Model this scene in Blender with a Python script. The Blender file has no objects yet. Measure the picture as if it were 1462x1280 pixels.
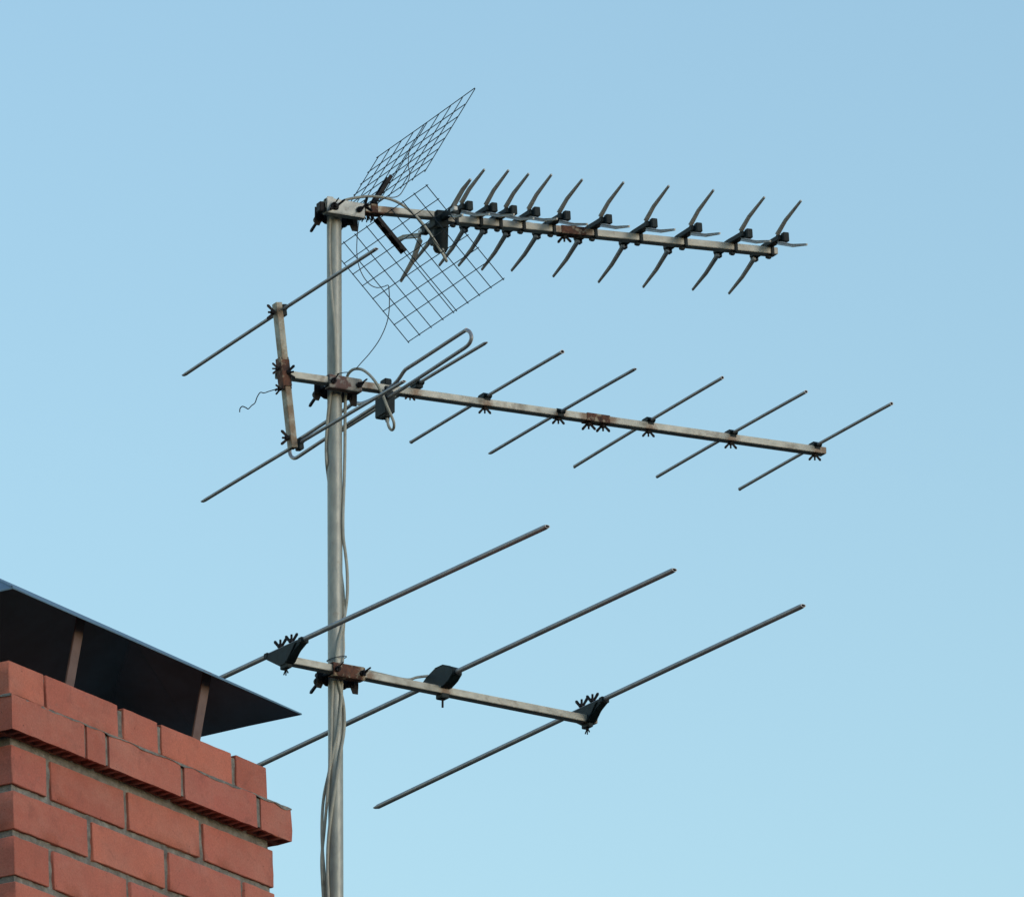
import bpy, bmesh, math, random
from mathutils import Vector, Matrix, noise
random.seed(7)
R = math.radians
scene = bpy.context.scene
col = scene.collection
V3 = Vector

# ------------------------------------------------------------------ camera
HALF = R(3.0)                      # half of the horizontal field of view
F = 731.0 / math.tan(HALF)
ELEV = R(18.0)
CAM = V3((0, 0, 1.6))
cd = bpy.data.cameras.new('camera')
cd.sensor_width = 36.0
cd.lens = 18.0 / math.tan(HALF)
cd.clip_start = 0.5
cd.clip_end = 20000
cam = bpy.data.objects.new('camera', cd)
col.objects.link(cam)
cam.location = CAM
cam.rotation_euler = (math.pi / 2 + ELEV, 0, 0)
scene.camera = cam
RM = cam.rotation_euler.to_matrix()


def ray(px, py):
    return RM @ V3(((px - 731) / F, -(py - 640) / F, -1))


def at_y(px, py, y):
    d = ray(px, py)
    return CAM + d * ((y - CAM.y) / d.y)


def at_z(px, py, z):
    d = ray(px, py)
    return CAM + d * ((z - CAM.z) / d.z)


def at_pl(px, py, p, n):
    d = ray(px, py)
    return CAM + d * ((p - CAM).dot(n) / d.dot(n))


def project(p):
    q = RM.transposed() @ (p - CAM)
    return 731 + F * q.x / -q.z, 640 - F * q.y / -q.z


UP = V3((0, 0, 1))


# ------------------------------------------------------------------ materials
def nodes_of(name):
    m = bpy.data.materials.new(name)
    m.use_nodes = True
    nt = m.node_tree
    return m, nt, nt.nodes['Principled BSDF']


def N(nt, kind, **kw):
    n = nt.nodes.new(kind)
    for k, v in kw.items():
        if k in n.inputs:
            n.inputs[k].default_value = v
        else:
            setattr(n, k, v)
    return n


def ramp(nt, fac, stops):
    r = nt.nodes.new('ShaderNodeValToRGB')
    el = r.color_ramp.elements
    while len(el) < len(stops):
        el.new(0.5)
    for e, (p, c) in zip(el, stops):
        e.position = p
        e.color = (*c, 1)
    nt.links.new(fac, r.inputs[0])
    return r.outputs[0]


def coord(nt, scale=(1, 1, 1)):
    g = N(nt, 'ShaderNodeNewGeometry')
    mp = N(nt, 'ShaderNodeMapping')
    mp.inputs['Scale'].default_value = scale
    nt.links.new(g.outputs['Position'], mp.inputs['Vector'])
    return mp.outputs[0]


def mixc(nt, fac, a, b, mode='MIX'):
    m = nt.nodes.new('ShaderNodeMix')
    m.data_type = 'RGBA'
    m.blend_type = mode
    for s, v in ((m.inputs[0], fac), (m.inputs[6], a), (m.inputs[7], b)):
        if hasattr(v, 'type') and hasattr(v, 'node'):
            nt.links.new(v, s)
        else:
            s.default_value = v if not isinstance(v, tuple) else (*v, 1)
    return m.outputs[2]


def worn(name, c1, c2, metallic=0.4, rough=0.45, scale=60, stretch=(1, 1, 1), patch=None, patch_at=(.55, .7),
         patch_scale=14, bump=0.15, bdist=0.0006, spec=.5):
    """two-tone worn surface with optional patches of a third colour (rust, dirt)"""
    m, nt, b = nodes_of(name)
    co = coord(nt, stretch)
    n1 = N(nt, 'ShaderNodeTexNoise', Scale=scale, Detail=6.0, Roughness=0.6)
    nt.links.new(co, n1.inputs['Vector'])
    c = ramp(nt, n1.outputs[0], [(.3, c1), (.7, c2)])
    if patch:
        n2 = N(nt, 'ShaderNodeTexNoise', Scale=patch_scale, Detail=8.0, Roughness=0.65)
        nt.links.new(coord(nt), n2.inputs['Vector'])
        f = ramp(nt, n2.outputs[0], [(patch_at[0], (0, 0, 0)), (patch_at[1], (1, 1, 1))])
        c = mixc(nt, f, c, patch)
        inv = N(nt, 'ShaderNodeMath', operation='MULTIPLY_ADD')
        nt.links.new(f, inv.inputs[0])
        inv.inputs[1].default_value = -metallic
        inv.inputs[2].default_value = metallic
        nt.links.new(inv.outputs[0], b.inputs['Metallic'])
    else:
        b.inputs['Metallic'].default_value = metallic
    nt.links.new(c, b.inputs['Base Color'])
    b.inputs['Roughness'].default_value = rough
    b.inputs['Specular IOR Level'].default_value = spec
    n3 = N(nt, 'ShaderNodeTexNoise', Scale=scale * 6, Detail=4.0)
    nt.links.new(coord(nt), n3.inputs['Vector'])
    bp = N(nt, 'ShaderNodeBump', Strength=bump, Distance=bdist)
    nt.links.new(n3.outputs[0], bp.inputs['Height'])
    nt.links.new(bp.outputs[0], b.inputs['Normal'])
    return m


M = {}
M['mast'] = worn('galvanised_steel', (.26, .265, .25), (.40, .395, .36), .35, .5, 90, (1, 1, .35), (.22, .17, .11), (.62, .85), 34)
M['boom'] = worn('weathered_boom_tube', (.29, .285, .25), (.45, .44, .395), .25, .5, 34, (1, 1, 2), (.17, .125, .085), (.53, .76), 30)
M['post'] = worn('stained_boom_tube', (.26, .25, .21), (.42, .40, .34), .2, .55, 34, (1, 1, .4), (.19, .125, .06), (.47, .66), 38)
M['rod'] = worn('oxidised_aluminium_rod', (.25, .24, .25), (.38, .365, .37), .3, .45, 22, bump=.04)
M['blade'] = worn('oxidised_aluminium_blade', (.46, .46, .45), (.64, .63, .60), .12, .5, 40, (1,1,1), (.27,.24,.20), (.62,.85), 40, bump=.05)
M['black'] = worn('weathered_black_plastic', (.005, .010, .013), (.013, .025, .030), 0.0, .6, 60, bump=.1, spec=.22)
M['iron'] = worn('blackened_iron', (.005, .005, .008), (.018, .012, .012), .1, .6, 130, spec=.25)
M['rust'] = worn('rusted_steel', (.022, .010, .008), (.17, .065, .036), .1, .8, 55, (1, 1, 1), (.34, .27, .19), (.52, .60), 45, .5)
M['zinc'] = worn('zinc_bracket', (.19, .20, .20), (.33, .34, .33), .5, .45, 45, (1, 1, 1), (.10, .055, .03), (.57, .72), 24)
M['halfrust'] = worn('half_rusted_bracket', (.15, .15, .145), (.24, .23, .21), .4, .55, 45, (1, 1, 1), (.075, .018, .012), (.44, .50), 24, .4)
M['wire'] = worn('dark_lacquered_wire', (.008, .018, .026), (.02, .035, .045), .3, .5, 120)
M['cable'] = worn('aged_coax_jacket', (.30, .29, .25), (.44, .425, .37), 0, .6, 30, (1, 1, 1), (.15, .12, .075), (.58, .75), 26)
M['thinwire'] = worn('thin_dark_wire', (.03, .035, .04), (.06, .06, .065), .2, .5, 80)
M['cap'] = worn('dark_sheet_metal', (.12, .155, .185), (.17, .26, .34), .72, .42, 7, (1, 1, 1), None, bump=.08)
M['strut'] = worn('dull_primer_strut', (.13, .075, .072), (.19, .12, .115), .1, .6, 30)


def brick_mat():
    m, nt, b = nodes_of('red_brick')
    g = N(nt, 'ShaderNodeNewGeometry')
    base = ramp(nt, g.outputs['Random Per Island'], [(0, (.40, .115, .080)), (.3, (.46, .138, .100)),
                                                      (.6, (.53, .165, .112)), (.8, (.47, .140, .104)), (1, (.42, .122, .096))])
    n1 = N(nt, 'ShaderNodeTexNoise', Scale=9, Detail=7, Roughness=.62)
    nt.links.new(coord(nt), n1.inputs['Vector'])
    f1 = ramp(nt, n1.outputs[0], [(.38, (0, 0, 0)), (.72, (.75, .75, .75))])
    c = mixc(nt, f1, base, (.37, .122, .092))
    n6 = N(nt, 'ShaderNodeTexNoise', Scale=5.5, Detail=8, Roughness=.7)
    nt.links.new(coord(nt, (1, 1, 1.6)), n6.inputs['Vector'])
    c = mixc(nt, ramp(nt, n6.outputs[0], [(.46, (0, 0, 0)), (.68, (.5, .5, .5))]), c, (.47, .21, .16))
    n7 = N(nt, 'ShaderNodeTexNoise', Scale=15, Detail=8, Roughness=.75, Distortion=.6)
    nt.links.new(coord(nt), n7.inputs['Vector'])
    c = mixc(nt, ramp(nt, n7.outputs[0], [(.54, (0, 0, 0)), (.72, (.55, .55, .55))]), c, (.20, .078, .062))
    n2 = N(nt, 'ShaderNodeTexNoise', Scale=260, Detail=3, Roughness=.7)
    nt.links.new(coord(nt), n2.inputs['Vector'])
    f2 = ramp(nt, n2.outputs[0], [(.3, (.84, .84, .84)), (.7, (1.12, 1.12, 1.12))])
    c = mixc(nt, 1.0, c, f2, 'MULTIPLY')
    n4 = N(nt, 'ShaderNodeTexNoise', Scale=34, Detail=5, Roughness=.7)
    nt.links.new(coord(nt, (1, 1, 2.2)), n4.inputs['Vector'])
    f4 = ramp(nt, n4.outputs[0], [(.62, (0, 0, 0)), (.78, (.7, .7, .7))])
    c = mixc(nt, f4, c, (.29, .155, .125))
    n5 = N(nt, 'ShaderNodeTexNoise', Scale=75, Detail=3, Roughness=.6)
    nt.links.new(coord(nt), n5.inputs['Vector'])
    f5 = ramp(nt, n5.outputs[0], [(.70, (0, 0, 0)), (.74, (.8, .8, .8))])
    c = mixc(nt, f5, c, (.09, .04, .035))
    nt.links.new(c, b.inputs['Base Color'])
    b.inputs['Roughness'].default_value = .85
    b.inputs['Specular IOR Level'].default_value = .25
    n3 = N(nt, 'ShaderNodeTexNoise', Scale=170, Detail=6, Roughness=.7)
    nt.links.new(coord(nt), n3.inputs['Vector'])
    bp = N(nt, 'ShaderNodeBump', Strength=.35, Distance=.0018)
    nt.links.new(n3.outputs[0], bp.inputs['Height'])
    nt.links.new(bp.outputs[0], b.inputs['Normal'])
    return m


def mortar_mat():
    m, nt, b = nodes_of('grey_mortar')
    n1 = N(nt, 'ShaderNodeTexNoise', Scale=40, Detail=8, Roughness=.7)
    nt.links.new(coord(nt), n1.inputs['Vector'])
    c = ramp(nt, n1.outputs[0], [(.3, (.11, .095, .085)), (.55, (.22, .20, .18)), (.75, (.36, .34, .30))])
    nt.links.new(c, b.inputs['Base Color'])
    b.inputs['Roughness'].default_value = .95
    n3 = N(nt, 'ShaderNodeTexNoise', Scale=220, Detail=6, Roughness=.7)
    nt.links.new(coord(nt), n3.inputs['Vector'])
    bp = N(nt, 'ShaderNodeBump', Strength=.8, Distance=.004)
    nt.links.new(n3.outputs[0], bp.inputs['Height'])
    nt.links.new(bp.outputs[0], b.inputs['Normal'])
    return m


M['brick'] = brick_mat()
M['mortar'] = mortar_mat()


def ground_mat():
    m, nt, b = nodes_of('grassy_ground')
    n1 = N(nt, 'ShaderNodeTexNoise', Scale=.6, Detail=10, Roughness=.7)
    nt.links.new(coord(nt), n1.inputs['Vector'])
    c = ramp(nt, n1.outputs[0], [(.3, (.014, .020, .016)), (.55, (.026, .034, .027)), (.75, (.040, .044, .036))])
    nt.links.new(c, b.inputs['Base Color'])
    b.inputs['Roughness'].default_value = .95
    return m


M['ground'] = ground_mat()

# ------------------------------------------------------------------ object helpers
ORG = {}          # world origin of every object


def tag(o, label=None, cat=None, group=None, kind=None):
    for k, v in (('label', label), ('category', cat), ('group', group), ('kind', kind)):
        if v:
            o[k] = v
    return o


def thing(name, loc, label, cat, group=None):
    o = bpy.data.objects.new(name, None)
    o.empty_display_size = .1
    col.objects.link(o)
    o.location = loc
    ORG[o.name] = V3(loc)
    return tag(o, label, cat, group)


class MB:
    """collects vertices (world coordinates) and faces of one mesh"""

    def __init__(s):
        s.v, s.f = [], []

    def add(s, vs, fs):
        k = len(s.v)
        s.v += [V3(v) for v in vs]
        s.f += [tuple(i + k for i in f) for f in fs]
        return s

    def tube(s, pts, r, seg=12, tip0=None, tip1=None, cap=True):
        """round tube along pts; tips may be squashed: (length, flare, squash)"""
        pts = [V3(p) for p in pts]
        rad = r if isinstance(r, (list, tuple)) else [r] * len(pts)
        rad = list(rad)
        sq = [(1, 1)] * len(pts)
        if tip1:
            L, fl, th = tip1
            d = (pts[-1] - pts[-2]).normalized()
            pts.insert(-1, pts[-1] - d * L)
            rad.insert(-1, rad[-1])
            sq.insert(-1, (1, 1))
            sq[-1] = (fl, th)
        if tip0:
            L, fl, th = tip0
            d = (pts[1] - pts[0]).normalized()
            pts.insert(1, pts[0] + d * L)
            rad.insert(1, rad[0])
            sq.insert(1, (1, 1))
            sq[0] = (fl, th)
        n = len(pts)
        prev = None
        rings = []
        for i, p in enumerate(pts):
            t = (pts[min(i + 1, n - 1)] - pts[max(i - 1, 0)]).normalized()
            if prev is None:
                a = UP if abs(t.z) < .9 else V3((1, 0, 0))
                x = t.cross(a).normalized()
            else:
                x = (prev - t * prev.dot(t)).normalized()
            prev = x
            y = t.cross(x).normalized()
            rings.append([p + x * (rad[i] * sq[i][0] * math.cos(2 * math.pi * k / seg)) +
                          y * (rad[i] * sq[i][1] * math.sin(2 * math.pi * k / seg)) for k in range(seg)])
        vs = [v for rg in rings for v in rg]
        fs = [(i * seg + k, i * seg + (k + 1) % seg, (i + 1) * seg + (k + 1) % seg, (i + 1) * seg + k)
              for i in range(n - 1) for k in range(seg)]
        if cap == 'hollow':
            for e_, s_ in ((0, 1), (n - 1, -1)):
                k0 = len(vs)
                ctr = pts[e_]
                d = (pts[1] - pts[0]).normalized() if e_ == 0 else (pts[-2] - pts[-1]).normalized()
                inn = [ctr + (v - ctr) * .74 for v in rings[e_]]
                deep = [v + d * .03 for v in inn]
                vs += inn + deep
                for k in range(seg):
                    k2 = (k + 1) % seg
                    fs.append((e_ * seg + k, e_ * seg + k2, k0 + k2, k0 + k))
                    fs.append((k0 + k, k0 + k2, k0 + seg + k2, k0 + seg + k))
                fs.append(tuple(k0 + seg + k for k in range(seg)))
        elif cap:
            fs.append(tuple(range(seg))[::-1])
            fs.append(tuple((n - 1) * seg + k for k in range(seg)))
        return s.add(vs, fs)

    def box(s, c, ax, h):
        """oriented box: centre, three axes, three half sizes"""
        c = V3(c)
        vs = [c + ax[0] * (h[0] * i) + ax[1] * (h[1] * j) + ax[2] * (h[2] * k)
              for i in (-1, 1) for j in (-1, 1) for k in (-1, 1)]
        return s.add(vs, [(0, 1, 3, 2), (4, 6, 7, 5), (0, 4, 5, 1), (2, 3, 7, 6), (0, 2, 6, 4), (1, 5, 7, 3)])

    def prism(s, poly, ext):
        """polygon (world points) extruded by the vector ext"""
        n = len(poly)
        vs = [V3(p) for p in poly] + [V3(p) + ext for p in poly]
        fs = [tuple(range(n))[::-1], tuple(range(n, 2 * n))]
        fs += [(i, (i + 1) % n, n + (i + 1) % n, n + i) for i in range(n)]
        return s.add(vs, fs)

    def sqtube(s, p0, p1, side, up, w, h, wall=.0018, open0=False, open1=False):
        """square tube from p0 to p1 with hollow ends where open"""
        d = (p1 - p0).normalized()

        def rect(p, a, b):
            return [p + side * a + up * b, p - side * a + up * b, p - side * a - up * b, p + side * a - up * b]
        w, h = w / 2, h / 2
        rings = []
        if open0:
            rings += [rect(p0 + d * .03, w - wall, h - wall), rect(p0, w - wall, h - wall)]
        rings += [rect(p0, w, h), rect(p1, w, h)]
        if open1:
            rings += [rect(p1, w - wall, h - wall), rect(p1 - d * .03, w - wall, h - wall)]
        vs = [v for rg in rings for v in rg]
        n = len(rings)
        fs = [(4 * i + k, 4 * i + (k + 1) % 4, 4 * i + 4 + (k + 1) % 4, 4 * i + 4 + k) for i in range(n - 1) for k in range(4)]
        fs += [(3, 2, 1, 0), tuple(4 * (n - 1) + k for k in range(4))]
        return s.add(vs, fs)

    def build(s, name, mat, parent=None, origin=None, bevel=0, sharp=35, smooth=True):
        po = ORG[parent.name] if parent else V3((0, 0, 0))
        if origin is None:
            lo = V3([min(v[i] for v in s.v) for i in range(3)])
            hi = V3([max(v[i] for v in s.v) for i in range(3)])
            origin = (lo + hi) / 2
        bm = bmesh.new()
        vs = [bm.verts.new(v - origin) for v in s.v]
        for f in s.f:
            try:
                bm.faces.new([vs[i] for i in f])
            except ValueError:
                pass
        bmesh.ops.recalc_face_normals(bm, faces=bm.faces)
        if bevel:
            ed = [e for e in bm.edges if len(e.link_faces) == 2 and e.calc_face_angle(0) > .6]
            bmesh.ops.bevel(bm, geom=ed, offset=bevel, segments=2, affect='EDGES', clamp_overlap=True)
        me = bpy.data.meshes.new(name)
        bm.to_mesh(me)
        bm.free()
        me.materials.append(M[mat])
        if smooth:
            me.polygons.foreach_set('use_smooth', [True] * len(me.polygons))
            me.set_sharp_from_angle(angle=R(sharp))
        o = bpy.data.objects.new(name, me)
        col.objects.link(o)
        if parent:
            o.parent = parent
        o.location = origin - po
        ORG[o.name] = V3(origin)
        return o


def spline(pts, n=8):
    """Catmull-Rom through pts"""
    P = [V3(p) for p in pts]
    P = [P[0] * 2 - P[1]] + P + [P[-1] * 2 - P[-2]]
    out = []
    for i in range(1, len(P) - 2):
        a, b, c, d = P[i - 1:i + 3]
        for k in range(n):
            t = k / n
            out.append(.5 * ((2 * b) + (c - a) * t + (2 * a - 5 * b + 4 * c - d) * t * t + (3 * b - a - 3 * c + d) * t ** 3))
    out.append(P[-2])
    return out


def wing_nut(parent, p, ax, side, mat='iron', k=1.0, stub=.014, name='wing_nut'):
    """wing nut at p, pointing along ax, its two wings spread along side"""
    m = MB()
    m.tube([p, p + ax * .006 * k], [.0058 * k, .0046 * k], 10)
    m.tube([p - ax * .002, p + ax * stub], .0022 * k, 8)
    th = ax.cross(side).normalized()
    for s in (-1, 1):
        d = (side * s * .66 + ax * .75).normalized()
        n = (ax * .72 - side * s * .70).normalized()
        c0 = p + side * s * .003 * k + ax * .002
        poly = [c0 - n * .0022 * k, c0 + n * .0022 * k, c0 + d * .0145 * k + n * .0029 * k, c0 + d * .017 * k,
                c0 + d * .0145 * k - n * .0026 * k]
        m.prism([q - th * .0014 * k for q in poly], th * .0028 * k)
    return m.build(name, mat, parent, bevel=.0005)


def clamp(parent, c, b, e, mr, mat, jaw_mat='iron', plate=(.040, .0135), be=.010):
    """mast clamp: front channel over the boom, toothed jaw behind the mast, two bolts.
       c boom axis at the mast, b along boom, e towards the viewer side, mast axis at -(be+mr) on e"""
    ax = (b, e, UP)
    P = lambda i, j, k: c + b * i + e * j + UP * k
    L, H = plate
    m = MB()
    m.box(P(0, be + .0035, -.001), ax, (L, .0022, H))
    m.box(P(0, be - .006, H - .0005 + .0002), ax, (L, .0075, .0016))
    m.box(P(0, be - .006, -H - .0012), ax, (L, .0115, .0016))
    o = m.build('clamp_bracket', mat, parent, bevel=.0009)
    # two end lugs folded down, with a hole read as a notch
    m = MB()
    me = -(be + mr)          # mast axis
    z0, z1 = -.016, .012
    prof = [(-.052, me - .004), (-.040, me - .004), (-.018, me - .024), (.018, me - .024), (.040, me - .004), (.052, me - .004)]
    t = .0026
    for (x0, y0), (x1, y1) in zip(prof, prof[1:]):
        d = V3((x1 - x0, y1 - y0, 0)).normalized()
        nn = V3((-d.y, d.x, 0)) * t
        quad = [(x0, y0), (x1, y1), (x1 + nn.x, y1 + nn.y), (x0 + nn.x, y0 + nn.y)]
        m.prism([P(x, y, z0 - .004) for x, y in quad], UP * (z1 - z0))
    # teeth along both edges of the jaw where it grips the mast
    for s in (-1, 1):
        for k in range(4):
            x, y = s * (.020 + .005 * k), me - .022 + .0045 * k
            m.box(P(x, y + .004, -.018), ax, (.0016, .004, .0016))
    # ears hanging below the jaw ends with open notches
    for s in (-1, 1):
        m.prism([P(s * .052, me - .004, -.020), P(s * .034, me - .006, -.020), P(s * .040, me - .006, -.033), P(s * .052, me - .005, -.033)], e * .0022)
    j = m.build('clamp_jaw', jaw_mat, parent)
    for s in (-1, 1):
        m = MB()
        x = s * .031
        m.tube([P(x, be + .014, -.002), P(x, me - .046, -.010)], .0031, 8)
        m.tube([P(x, be + .0058, -.002), P(x, be + .0115, -.002)], .0065, 6)
        bo = m.build('bolt', 'iron', o)
        wing_nut(o, P(x, me - .030, -.009), -e, (UP * .95 + b * .3).normalized(), k=1.75, stub=.012)
        wing_nut(o, P(x + s * .001, be + .012, -.001), (e * .9 + b * .25 * s).normalized(), (b * .6 + UP * .8).normalized(), k=.95, stub=.012, name='nut')
    return o


# ------------------------------------------------------------------ ground
g = MB()
g.add([(-4000, -4000, 0), (4000, -4000, 0), (4000, 4000, 0), (-4000, 4000, 0)], [(0, 1, 2, 3)])
tag(g.build('ground', 'ground', smooth=False), kind='structure')

# ------------------------------------------------------------------ mast
YM = 20.3
MR = .0163
mt, mb = at_y(477.0, 296, YM), at_y(479.6, 1280, YM)
md = (mb - mt).normalized()
mfoot = mt + md * (mt.z / -md.z)
mast = thing('antenna_mast', mfoot, 'upright galvanised steel pole that carries the three aerials beside the chimney', 'pole')
m = MB()
m.tube([mt + (mfoot - mt) * (i / 40) for i in range(41)], MR, 32)
m.build('pole', 'mast', mast)
m = MB()
m.tube([mfoot, mfoot + UP * .012], .09, 24)
m.build('base_plate', 'zinc', mast)


def mast_at(py):
    """mast axis point that projects to image row py"""
    return at_y(477.0 + (py - 296) * 2.6 / 984, py, YM)


def mastx(py):
    return 477.0 + (py - 296) * 2.6 / 984


# ------------------------------------------------------------------ heading helper
def heading(pairs):
    """average horizontal direction of rods given as pixel end pairs (towards the right end)"""
    acc = V3((0, 0, 0))
    for (x0, y0), (x1, y1) in pairs:
        z = at_y((x0 + x1) / 2, (y0 + y1) / 2, YM).z
        acc += (at_z(x1, y1, z) - at_z(x0, y0, z)).normalized()
    e = acc.normalized()
    return e, V3((-e.y, e.x, 0)).normalized()


def lin(a, b, x):
    return a[1] + (b[1] - a[1]) * (x - a[0]) / (b[0] - a[0])


# ================================================================== chimney
CY = 19.1
P0 = at_y(12, 942, CY)
TH = R(-2.55)
RT = Matrix.Rotation(TH, 3, 'Y')
lo, hi = R(35), R(80)
for _ in range(60):
    a = (lo + hi) / 2
    q = project(P0 + RT @ V3((math.cos(a), math.sin(a), 0)) * .9)
    if (q[1] - 942) / (q[0] - 12) < .4165:
        lo = a
    else:
        hi = a
CU, CV, CW = RT @ V3((math.cos(a), math.sin(a), 0)), RT @ V3((-math.sin(a), math.cos(a), 0)), RT @ V3((0, 0, -1))
lo, hi = .3, 2.5
for _ in range(60):
    UL = (lo + hi) / 2
    if project(P0 + CU * UL)[0] < 381:
        lo = UL
    else:
        hi = UL
VL = .385
D0 = (P0 - CAM).length
D1 = (P0 + CU * UL - CAM).length
print('chimney a', math.degrees(a), 'UL', UL, 'per px vertical', 1000 / (project(P0 + CW * 1)[1] - 942), 'slope left', [round(x, 1) for x in project(P0 + CV * .1)])
foot = P0 + CU * UL / 2 + CV * VL / 2
foot = foot + CW * (foot.z / -CW.z)
chim = thing('brick_chimney', foot, 'red brick chimney stack with a projecting course and a dark sheet metal hood', 'chimney')


def C(u, v, w):
    return P0 + CU * u + CV * v + CW * w


def rough(p, amp, sc=40):
    n = noise.noise_vector(p * sc)
    return p + V3(n) * amp


def add_brick(mb_, u0, u1, v0, v1, w0, w1, jit=.0012, holes=False, cham=.0013):
    """one brick with eased, slightly ragged edges; holes=True opens core holes in its bed face"""
    ju = lambda: random.uniform(-jit, jit)
    u0 += ju(); u1 += ju(); w0 += ju(); w1 += ju()
    dv = random.uniform(-.0012, .0012)
    v0 += dv; v1 += dv
    if not holes:
        nu = max(2, int((u1 - u0) / .03)); nv = max(2, int((v1 - v0) / .03)); nw = 3

        def line(a0, a1, n):
            return [a0] + [a0 + cham + (a1 - a0 - 2 * cham) * i / n for i in range(n + 1)] + [a1]
        lu, lv, lw = line(u0, u1, nu), line(v0, v1, nv), line(w0, w1, nw)
        idx = {}
        vs, fs = [], []

        def vert(i, j, k):
            key = (i, j, k)
            if key not in idx:
                u, v, w = lu[i], lv[j], lw[k]
                eu = i in (0, len(lu) - 1); ev = j in (0, len(lv) - 1); ew = k in (0, len(lw) - 1)
                if eu + ev + ew >= 2:       # pull true corners and edges in: an eased arris
                    s = cham * (.65 if eu + ev + ew == 2 else .8)
                    cu, cv, cw = (u0 + u1) / 2, (v0 + v1) / 2, (w0 + w1) / 2
                    if eu: u += s if u < cu else -s
                    if ev: v += s if v < cv else -s
                    if ew: w += s if w < cw else -s
                p = C(u, v, w)
                p = rough(p, .0011, 28)
                if eu + ev + ew >= 2:
                    q = noise.noise(p * 55)
                    p = rough(p, .0009 + (.012 * (q - .33) if q > .33 else 0), 90)
                idx[key] = len(vs)
                vs.append(p)
            return idx[key]
        I, J, K = len(lu) - 1, len(lv) - 1, len(lw) - 1
        for i in range(I):
            for j in range(J):
                for k in (0, K):
                    fs.append((vert(i, j, k), vert(i + 1, j, k), vert(i + 1, j + 1, k), vert(i, j + 1, k)))
            for k in range(K):
                for j in (0, J):
                    fs.append((vert(i, j, k), vert(i + 1, j, k), vert(i + 1, j, k + 1), vert(i, j, k + 1)))
        for j in range(J):
            for k in range(K):
                for i in (0, I):
                    fs.append((vert(i, j, k), vert(i, j + 1, k), vert(i, j + 1, k + 1), vert(i, j, k + 1)))
        mb_.add(vs, fs)
        return
    # perforated brick: shell with a grid of square core holes in the lower bed
    nu = max(1, round((u1 - u0 - .012) / .032)); nv = max(1, round((v1 - v0 - .012) / .034))
    du, dv_ = (u1 - u0) / nu, (v1 - v0) / nv
    vs, fs = [], []

    def q(*pts):
        k = len(vs)
        vs.extend(pts)
        fs.append(tuple(range(k, k + len(pts))))
    w1b = w1
    for i in range(nu):
        for j in range(nv):
            a0, a1 = u0 + du * i, u0 + du * (i + 1)
            b0, b1 = v0 + dv_ * j, v0 + dv_ * (j + 1)
            m_ = .0055
            o = [C(a0, b0, w1b), C(a1, b0, w1b), C(a1, b1, w1b), C(a0, b1, w1b)]
            n_ = [C(a0 + m_, b0 + m_, w1b), C(a1 - m_, b0 + m_, w1b), C(a1 - m_, b1 - m_, w1b), C(a0 + m_, b1 - m_, w1b)]
            t_ = [p - CW * .045 for p in n_]
            for k in range(4):
                q(o[k], o[(k + 1) % 4], n_[(k + 1) % 4], n_[k])
                q(n_[k], n_[(k + 1) % 4], t_[(k + 1) % 4], t_[k])
            q(*t_)
    r = [(u0, v0), (u1, v0), (u1, v1), (u0, v1)]
    for k in range(4):
        (a0, b0), (a1, b1) = r[k], r[(k + 1) % 4]
        n = 9
        for s_ in range(n):
            for z in range(3):
                f0, f1 = s_ / n, (s_ + 1) / n
                g0, g1 = w0 + (w1 - w0) * z / 3, w0 + (w1 - w0) * (z + 1) / 3
                q(C(a0 + (a1 - a0) * f0, b0 + (b1 - b0) * f0, g0), C(a0 + (a1 - a0) * f1, b0 + (b1 - b0) * f1, g0),
                  C(a0 + (a1 - a0) * f1, b0 + (b1 - b0) * f1, g1), C(a0 + (a1 - a0) * f0, b0 + (b1 - b0) * f0, g1))
    q(C(u0, v0, w0), C(u1, v0, w0), C(u1, v1, w0), C(u0, v1, w0))
    # weld equal corners and roughen
    key, remap, out = {}, [], []
    for p in vs:
        kk = (round(p.x, 5), round(p.y, 5), round(p.z, 5))
        if kk not in key:
            key[kk] = len(out)
            out.append(rough(rough(p, .0010, 30), .0012, 90))
        remap.append(key[kk])
    mb_.add(out, [tuple(remap[i] for i in f) for f in fs])


def ux(x, xl, xr, u0, u1):
    t = (x - xl) / (xr - xl)
    t = t * D0 / (D1 - t * (D1 - D0))
    return u0 + (u1 - u0) * t


PW = .0955                    # course pitch
rows = []                     # (w0, w1, [brick u spans], proj_u, proj_v)
J0 = [(12, 62), (65.5, 167), (176.5, 225.5), (231.5, 330.5), (337, 381)]
J1 = [(15, 118.5), (122.5, 148.5), (154, 255.5), (261.5, 364.5), (371.5, 415)]
rows.append((0, .0745, [(ux(a_, 12, 381, 0, UL), ux(b_, 12, 381, 0, UL)) for a_, b_ in J0], 0, 0))
PU, PV = .043, .031
rows.append((.0865, .1605, [(ux(a_, 15, 415, -PU, UL + PU), ux(b_, 15, 415, -PU, UL + PU)) for a_, b_ in J1], PU, PV))
EV = [(16, 65.5), (73, 176), (182, 283), (290, 388)]
OD = [(18, 123), (130.5, 232.5), (239.5, 341), (347, 389)]
OD2 = [(18, 126), (134, 236), (242, 340), (346, 389)]
w = .180
k = 0
while True:
    src = EV if k % 2 == 0 else (OD if k % 4 == 1 else OD2)
    xl, xr = src[0][0], src[-1][1]
    sh = random.uniform(-2, 2) if k > 1 else 0
    spans = []
    for i, (a_, b_) in enumerate(src):
        a2 = a_ + (sh if i else 0)
        b2 = b_ + (sh if i < len(src) - 1 else 0)
        spans.append((ux(a2, xl, xr, .001, UL + .010), ux(b2, xl, xr, .001, UL + .010)))
    rows.append((w, w + PW - .0145, spans, 0, 0))
    w += PW
    k += 1
    if (P0 + CW * w).z < .05:
        break
WB = w - .01
body, corb = MB(), MB()
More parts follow.
